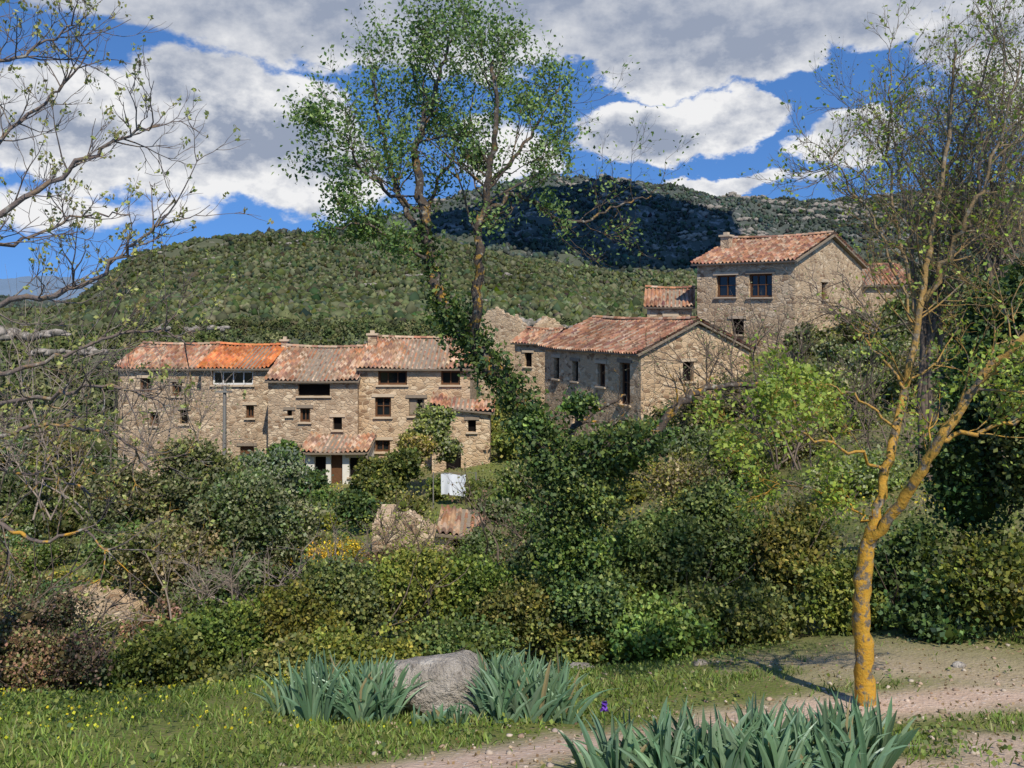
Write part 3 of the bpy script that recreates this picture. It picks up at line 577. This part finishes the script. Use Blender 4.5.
# ---------------------------------------------------------------- lichen tree on right
e=empty('lichen_covered_tree');Ls=[];D=7
limb(Ls,q([(866,715),(864,650),(861,600),(869,545),(876,518)]),.078,.052,0,1,jit=.006)
limb(Ls,q([(869,545),(885,470,.1),(905,390,.3),(920,310,.4),(935,220,.5),(950,120,.6),(955,40,.6)]),.042,.010,24,.85,3,kk=3,jit=.010,t0=.32,up=.1)
limb(Ls,q([(869,545),(905,495,-.2),(940,440,-.4),(985,375,-.5),(1030,330,-.6),(1080,270,-.6)]),.046,.02,12,.85,3,kk=3,jit=.010,t0=.3,up=.12)
limb(Ls,q([(905,390,.3),(875,350,.6),(850,320,.9)]),.014,.005,4,.4,2,kk=4,jit=.015,up=.08)
limb(Ls,q([(940,440,-.4),(990,430,-.5),(1040,410,-.6)]),.02,.008,6,.6,2,up=.08)
limb(Ls,q([(885,470,.1),(840,445,-.2),(790,430,-.4),(745,420,-.5)]),.014,.004,9,.42,2,kk=5,up=.02)
limb(Ls,q([(897,430,.1),(860,400,.2),(825,385,.3),(790,380,.4)]),.013,.004,7,.4,2,kk=5,up=.0)
limb(Ls,q([(872,520),(840,495,.2),(800,485,.3),(760,475,.4)]),.012,.004,8,.4,2,kk=5,up=.02)
limb(Ls,q([(925,300,.4),(965,230,.2),(1000,140,.1),(1020,50,.1)]),.025,.006,18,.75,2,kk=6,up=.12)
limb(Ls,q([(920,320,.4),(900,240,.8),(890,160,1.0),(890,60,1.1)]),.022,.005,18,.7,2,kk=6,up=.12)
limb(Ls,q([(915,330,.4),(885,240,.6),(850,185,.7),(825,150,.8)]),.016,.004,12,.5,2,kk=5,up=.12,t0=.5)
tubes('trunk_and_branches',Ls,BARKY,e)
low=[l for l in Ls if l[0][0][2]<-.3]
P=np.concatenate([tipleaves(Ls,1,.03,(0,)),tipleaves(low,5,.06,(0,1))])
leafmesh('young_leaves',P,.042,pal(len(P),[(.24,.31,.04),(.19,.26,.04),(.30,.35,.06)],.3),e,aspect=.33)
for (px,py,d,n,h) in [(930,330,15,6,3.8),(1005,300,14,7,4.0)]:
    e=empty('budding_tree');Ls=[]
    for k in range(n):
        b=L3(px+rng.uniform(-15,15),py,d); limb(Ls,[b-np.array([0,0,2.5]),b,b+np.array([rng.uniform(-.5,.6),rng.uniform(-.5,.5),h*.5]),b+np.array([rng.uniform(-1.0,1.0),rng.uniform(-1,1),h*rng.uniform(.75,1.05)])],.05,.01,18,1.05,2,kk=6,t0=.3,up=.12)
    tubes('trunk_and_branches',Ls,TWIG,e); P=tipleaves(Ls,2,.07); leafmesh('young_leaves',P,.045,pal(len(P),PYEL+POL+[(.20,.14,.08)],.3),e)

# ---------------------------------------------------------------- budding tree on left
e=empty('walnut_tree');Ls=[];D=5.2
limb(Ls,q([(-230,800),(-215,600),(-190,400),(-170,200),(-150,0)]),.16,.09,0,1)
for pts,r,k in [([(-190,380),(-80,280),(0,215,.2),(70,170,.3),(120,140,.4),(160,125,.4)],.028,19),([(-180,200),(-90,120),(-20,75,.3),(30,50,.4),(75,25,.5)],.022,14),
 ([(-190,420),(-90,350),(0,305,-.2),(70,290,-.3),(130,250,-.3),(165,215,-.3)],.026,19),([(-200,500),(-100,450),(0,435,.2),(60,425,.3),(120,440,.4),(150,470,.5)],.022,14),
 ([(-200,540),(-120,500),(-20,515,-.1),(40,540,-.1),(85,530,0),(110,560,0)],.02,9),([(-190,440),(-70,385),(20,370,.5),(90,345,.7),(150,330,.8),(195,345,.9)],.022,16),
 ([(-170,100),(-100,20),(-40,-20),(20,-40)],.022,8),([(-190,330),(-60,200),(10,130,.8),(60,90,1),(90,50,1)],.022,14),([(-190,400),(-60,400),(40,400,-.4),(90,385,-.5),(150,395,-.5)],.02,14),([(-200,480),(-90,470),(10,470,.5),(60,480,.7),(110,500,.8)],.018,11),
 ([(-190,300),(-60,260),(20,240,.9),(80,215,1.1),(130,215,1.1)],.018,13)]:
    limb(Ls,q(pts),r,.005,k,.42,2,jit=.012,up=.10,kk=3,t0=.3,wob=.16,kr=.3)
tubes('trunk_and_branches',Ls,BARKG,e)
tips=np.array([l[0][-1] for l in Ls if l[2]<=2]); tips=tips[rng.random(len(tips))<.4]; P=np.repeat(tips,6,0)+rng.normal(0,.010,(len(tips)*6,3))+np.array([0,0,.012])
leafmesh('opening_buds',P,.028,pal(len(P),[(.26,.28,.07),(.34,.34,.10),(.26,.21,.08)],.3),e,up=.7,aspect=.3)

# ---------------------------------------------------------------- foreground
ct=L3(441,676,7.0); rock('boulder',(ct[0],6.95,float(gz(ct[0],7.0))+.19),(.56,.36,.32),ROCK,31)
def iris(name,spots,n,h,cols):
    V=[];Fs=[];cl=[]
    for _ in range(n):
        cx,cy,sx,sy=spots[rng.integers(0,len(spots))]; x=cx+rng.uniform(-1,1)*sx;y=cy+rng.uniform(-1,1)*sy; z=float(gz(x,y))-.02; fa=rng.uniform(0,6.28); fd=np.array([math.cos(fa),math.sin(fa)*.7,0])
        for k in range(rng.integers(5,8)):
            lean=(k-3)/3*rng.uniform(.7,1.25)+rng.normal(0,.12); hh=h*rng.uniform(.6,1.15)*(1-.2*abs((k-3)/3)); w=.016*rng.uniform(.8,1.3)
            tw=rng.normal(0,.5,2); side=unit(np.array([fd[0]+tw[0]*.3,fd[1]+tw[1]*.3,0])); base=np.array([x,y,z])+fd*(k-3)*.018; b0=len(V);c=pal(1,cols,.3)[0]; bend=rng.uniform(.0,.6)*(1 if rng.random()<.75 else 2.2)
            if rng.random()<.05: c=np.array([.30,.24,.12])
            for i_,s in enumerate(np.linspace(0,1,7)):
                p=base+fd*hh*(lean*s*.6+np.sign(lean)*bend*s**3*.4)+np.array([0,0,hh*(s-.28*bend*s**3-.16*abs(lean)*s*s)]); ww=w*(.75+.6*s-1.33*s**4)*(1 if s<1 else 0)+.001
                nrm=np.array([-side[1],side[0],0])*ww*.35
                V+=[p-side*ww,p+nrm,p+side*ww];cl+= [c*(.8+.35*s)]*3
            for i_ in range(6):
                a=b0+i_*3;Fs+=[(a,a+1,a+4,a+3),(a+1,a+2,a+5,a+4)]
    return mesh(name,V,Fs,IRIS,col=np.array(cl),smooth=False)
IRIS=leafmat('iris_leaf',.2,.04,.45)
IC=[(.125,.21,.115),(.155,.245,.14),(.105,.18,.095),(.19,.275,.16)]
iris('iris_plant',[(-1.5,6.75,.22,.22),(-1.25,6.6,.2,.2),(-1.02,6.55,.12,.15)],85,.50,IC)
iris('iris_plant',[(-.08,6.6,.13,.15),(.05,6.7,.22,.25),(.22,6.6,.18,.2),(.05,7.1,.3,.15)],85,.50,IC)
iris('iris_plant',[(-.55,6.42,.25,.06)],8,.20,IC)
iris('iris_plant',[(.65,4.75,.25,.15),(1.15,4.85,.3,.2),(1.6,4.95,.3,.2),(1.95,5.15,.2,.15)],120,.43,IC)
e=empty('purple_iris_flower'); x,y=.62,6.1;z=float(gz(x,y)); tubes('stem',[(np.array([[x,y,z],[x+.01,y,z+.10],[x,y,z+.18]]),np.array([.006,.005,.004]),9)],plain('stem_green',(.07,.12,.04)),e)
Pp=np.array([[x,y,z+.2]])+rng.normal(0,.010,(16,3)); leafmesh('petals',Pp,.045,pal(16,[(.10,.03,.32),(.16,.06,.42)]),e,aspect=.5)
n=120000; x=rng.uniform(-7,8,n); y=rng.uniform(3.9,10.5,n); pdv=pathd(x,y); so=fbm(x*.9+5,y*.9,31)*2.2+.1-np.abs(y-7.9)*.12+np.clip(x*.12,-.3,.5)
dens=np.clip(fbm(x*1.1,y*1.1,60)*1.8+.6-.12*np.clip(x,-1,3),0.04,1)*np.clip((pdv+fbm(x*1.3,y*1.3,21)*-.25-.3)/.2,.015,1)*np.where(so>.35,.12,1); k=rng.random(n)<dens; x=x[k];y=y[k];n=len(x)
z=gz(x,y); h=rng.uniform(.02,.07,n)*(1+1.2*np.clip(fbm(x*1.7,y*1.7,66),0,1)); a=rng.uniform(0,6.28,n); s=np.stack([np.cos(a),np.sin(a),0*a],-1)*.0045*rng.uniform(.7,1.6,(n,1)); ln=rng.normal(0,.5,(n,2))*h[:,None]
B=np.stack([x,y,z-.005],-1);Tp=B+np.stack([ln[:,0],ln[:,1],h],-1); M=B*.5+Tp*.5+np.stack([0*h,0*h,h*.12],-1)
V=np.stack([B-s,B+s,M+s*.8,Tp,M-s*.8],1).reshape(-1,3); b=np.arange(n)[:,None]*5; Fg=(b+np.array([[0,1,2,3,4]]))
cg=pal(n,[(.16,.24,.045),(.20,.27,.055),(.26,.26,.09),(.12,.18,.035)],.3)*(1+.4*fbm(x*.8,y*.8,95))[:,None]; mesh('grass',V,Fg,LEAF,col=np.repeat(cg,5,0))
n=40000; x=rng.uniform(-7,8,n); y=rng.uniform(3.9,11,n); k=rng.random(n)<np.clip(fbm(x*.8+9,y*.8,70)*2.2+.45,0,1)*np.clip((pathd(x,y)-.4)/.2,0.01,1)*np.where(fbm(x*.9+5,y*.9,31)*2.2+.1-np.abs(y-7.9)*.12>.35,.2,1); x=x[k];y=y[k];n=len(x)
P=np.stack([x,y,gz(x,y)+rng.uniform(.005,.07,n)],-1); leafmesh('clover_herbs',P,.032,pal(n,PG+PBRT,.3),aspect=.5)
cx=rng.uniform(-6,-1,40);cy=rng.uniform(5.5,9,40);k=rng.integers(0,40,600);x=cx[k]+rng.normal(0,.25,600);y=cy[k]+rng.normal(0,.2,600)
P=np.stack([x,y,gz(x,y)+rng.uniform(.05,.12,600)],-1); leafmesh('yellow_wildflowers',P,.022,pal(600,[(.62,.50,.02),(.55,.55,.04)],.1),aspect=.5)
# fallen leaves and chips on the bare soil
n=2600; x=rng.uniform(-1,8,n);y=rng.uniform(4.3,9.8,n); P=np.stack([x,y,gz(x,y)+.006],-1); leafmesh('leaf_litter',P,.028,pal(n,[(.26,.17,.09),(.34,.25,.14),(.20,.13,.07)],.3),up=-.2)
n=4200; x=rng.uniform(-2,8,n);y=rng.uniform(4.2,9.5,n);k=(pathd(x,y)<.55)|(rng.random(n)<.25);x=x[k];y=y[k];n=len(x);V,Fc=ICO1
s=.005+.024*rng.random(n)**4; s[:24]*=1.7
v=V[None]*(1+.2*rng.normal(0,1,(n,len(V),1)))*s[:,None,None]*np.array([1,1,.6])+np.stack([x,y,gz(x,y)+s*.2],-1)[:,None]
mesh('pebbles',v.reshape(-1,3),(Fc[None]+(np.arange(n)*len(V))[:,None,None]).reshape(-1,3),attrmat('pebble'),col=np.repeat(pal(n,[(.38,.28,.20),(.44,.36,.28),(.30,.21,.15)]),len(V),0))
for k,(px,d,r) in enumerate([(700,8.9,.06),(583,9.6,.14),(960,8.2,.05)]):
    x=(px-512)/F*d; rock('stone',(x,d,float(gz(x,d))+r*.1),(r*1.3,r,r*.7),ROCK,80+k,ICO3)

# cloud that shades the mountain
V,Fc=ICO4; h=1+.3*wav(V,9,1.5)+.12*wav(V,10,5); cc=np.array([110,1600,150])+np.array(SUN)*(900/SUN.z)
mc,tc,oc=newmat('cloud_white'); diffuse(tc,oc,C(.85,.86,.88))
mesh('cloud',V*h[:,None]*np.array([290,430,90])+cc,Fc,mc,smooth=True)

# ---------------------------------------------------------------- sky
w=bpy.data.worlds.new('World'); sc.world=w; w.use_nodes=True; w.node_tree.nodes.clear(); t=NT(w.node_tree)
try: w.cycles.sampling_method='MANUAL'; w.cycles.sample_map_resolution=256
except Exception as ex: print(ex)
out=t.node('ShaderNodeOutputWorld'); bg=t.node('ShaderNodeBackground'); bg.inputs[1].default_value=.1; t.l.new(bg.outputs[0],out.inputs[0])
tc=t.node('ShaderNodeTexCoord').outputs['Generated']; sp=t.node('ShaderNodeSeparateXYZ'); t.put(sp.inputs[0],tc); X,Y,Zc=sp.outputs
sky=t.node('ShaderNodeTexSky',sky_type='NISHITA'); sky.sun_disc=False; sky.sun_elevation=math.asin(SUN.z); sky.sun_rotation=math.atan2(SUN.x,SUN.y); sky.air_density=1.0; sky.dust_density=.3; sky.ozone_density=2.5
nv=t.node('ShaderNodeVectorMath',operation='NORMALIZE'); t.put(nv.inputs[0],t.comb(X,Y,t.m('ADD',t.m('MAXIMUM',Zc,0),.26))); t.l.new(nv.outputs[0],sky.inputs['Vector'])
u=t.m('ARCTAN2',X,Y); hyp=t.m('SQRT',t.m('ADD',t.m('MULTIPLY',X,X),t.m('MULTIPLY',Y,Y))); v=t.m('DIVIDE',Zc,t.m('MAXIMUM',hyp,.02))
blobs=[(450,-12,380,70,1.9),(60,125,130,52,1.4),(225,125,130,66,1.6),(70,205,120,18,.5),(310,165,70,48,1.2),(690,42,120,44,1.7),(650,130,80,28,1.3),(725,115,50,28,1.1),(845,142,58,24,1.1),(735,182,80,11,.85),(870,-5,90,40,1.1),(1020,40,80,60,.6),(-170,120,130,90,.8),(500,150,50,26,.7)]
s0=t.node('ShaderNodeSeparateColor'); t.put(s0.inputs[0],t.noise(t.comb(u,t.m('MULTIPLY',v,1.5),0),8,6,.62,out=1))
uw=t.m('ADD',u,t.m('MULTIPLY_ADD',s0.outputs[0],.20,-.10)); vw=t.m('ADD',v,t.m('MULTIPLY_ADD',s0.outputs[1],.09,-.045)); acc=None
for px,py,a,b,A in blobs:
    U_=(px-512)/F;u0=math.atan(U_);v0=(310-py)/F*math.cos(u0); a_=a/F*math.cos(u0)**2*1.15;b_=b/F*1.15
    p=t.m('MULTIPLY_ADD',uw,1/a_,-u0/a_); r=t.m('MULTIPLY_ADD',vw,1/b_,-v0/b_)
    g_=t.m('MULTIPLY_ADD',t.m('MULTIPLY_ADD',p,p,t.m('MULTIPLY',r,r)),-A,A); acc=g_ if acc is None else t.m('MAXIMUM',acc,g_)
acc=t.m('MAXIMUM',acc,-1.0)
def nz(du,dv,det): return t.noise(t.comb(t.m('ADD',u,du),t.m('MULTIPLY',t.m('ADD',v,dv),1.35),3.0),8,det,.6)
n0=nz(0,0,9); n1=nz(.005,.022,7)
d0=t.m('ADD',acc,t.m('MULTIPLY_ADD',n0,2.3,-1.1))
cov=t.ss(d0,-.05,.40)
sh=t.m('MULTIPLY',t.m('SUBTRACT',n0,n1),5.0); edge=t.ss(d0,1.6,.0)
lit=t.m('ADD',t.m('MULTIPLY_ADD',sh,.9,.28),t.m('MULTIPLY',edge,.55))
lit=t.m('MULTIPLY',lit,t.m('MULTIPLY_ADD',t.ss(v,.20,.31),-.65,1.2),clamp=True)
ccol=t.mix(lit,C(3.1,3.6,4.7),C(8.8,8.8,8.9))
skc=t.mix(1.0,sky.outputs[0],C(.78,1.22,1.70),'MULTIPLY')
t.put(bg.inputs[0],t.mix(cov,skc,ccol))
sl=bpy.data.lights.new('sun','SUN'); sl.energy=5.0; sl.angle=math.radians(.5); sl.color=(1,.94,.82); so=bpy.data.objects.new('sun',sl); sc.collection.objects.link(so); so.rotation_euler=SUN.to_track_quat('Z','Y').to_euler()
sc.view_settings.view_transform='Standard'; sc.view_settings.look='None'; sc.view_settings.exposure=0
cam=bpy.data.cameras.new('camera'); co=bpy.data.objects.new('camera',cam); sc.collection.objects.link(co); co.location=(0,0,0); co.rotation_euler=(math.radians(90),0,0)
cam.sensor_width=36; cam.lens=36*F/1024; cam.shift_y=-(384-310)/1024; cam.clip_end=20000; cam.clip_start=.05; sc.camera=co
print('faces',sum(len(o.data.polygons) for o in sc.objects if o.type=='MESH'))
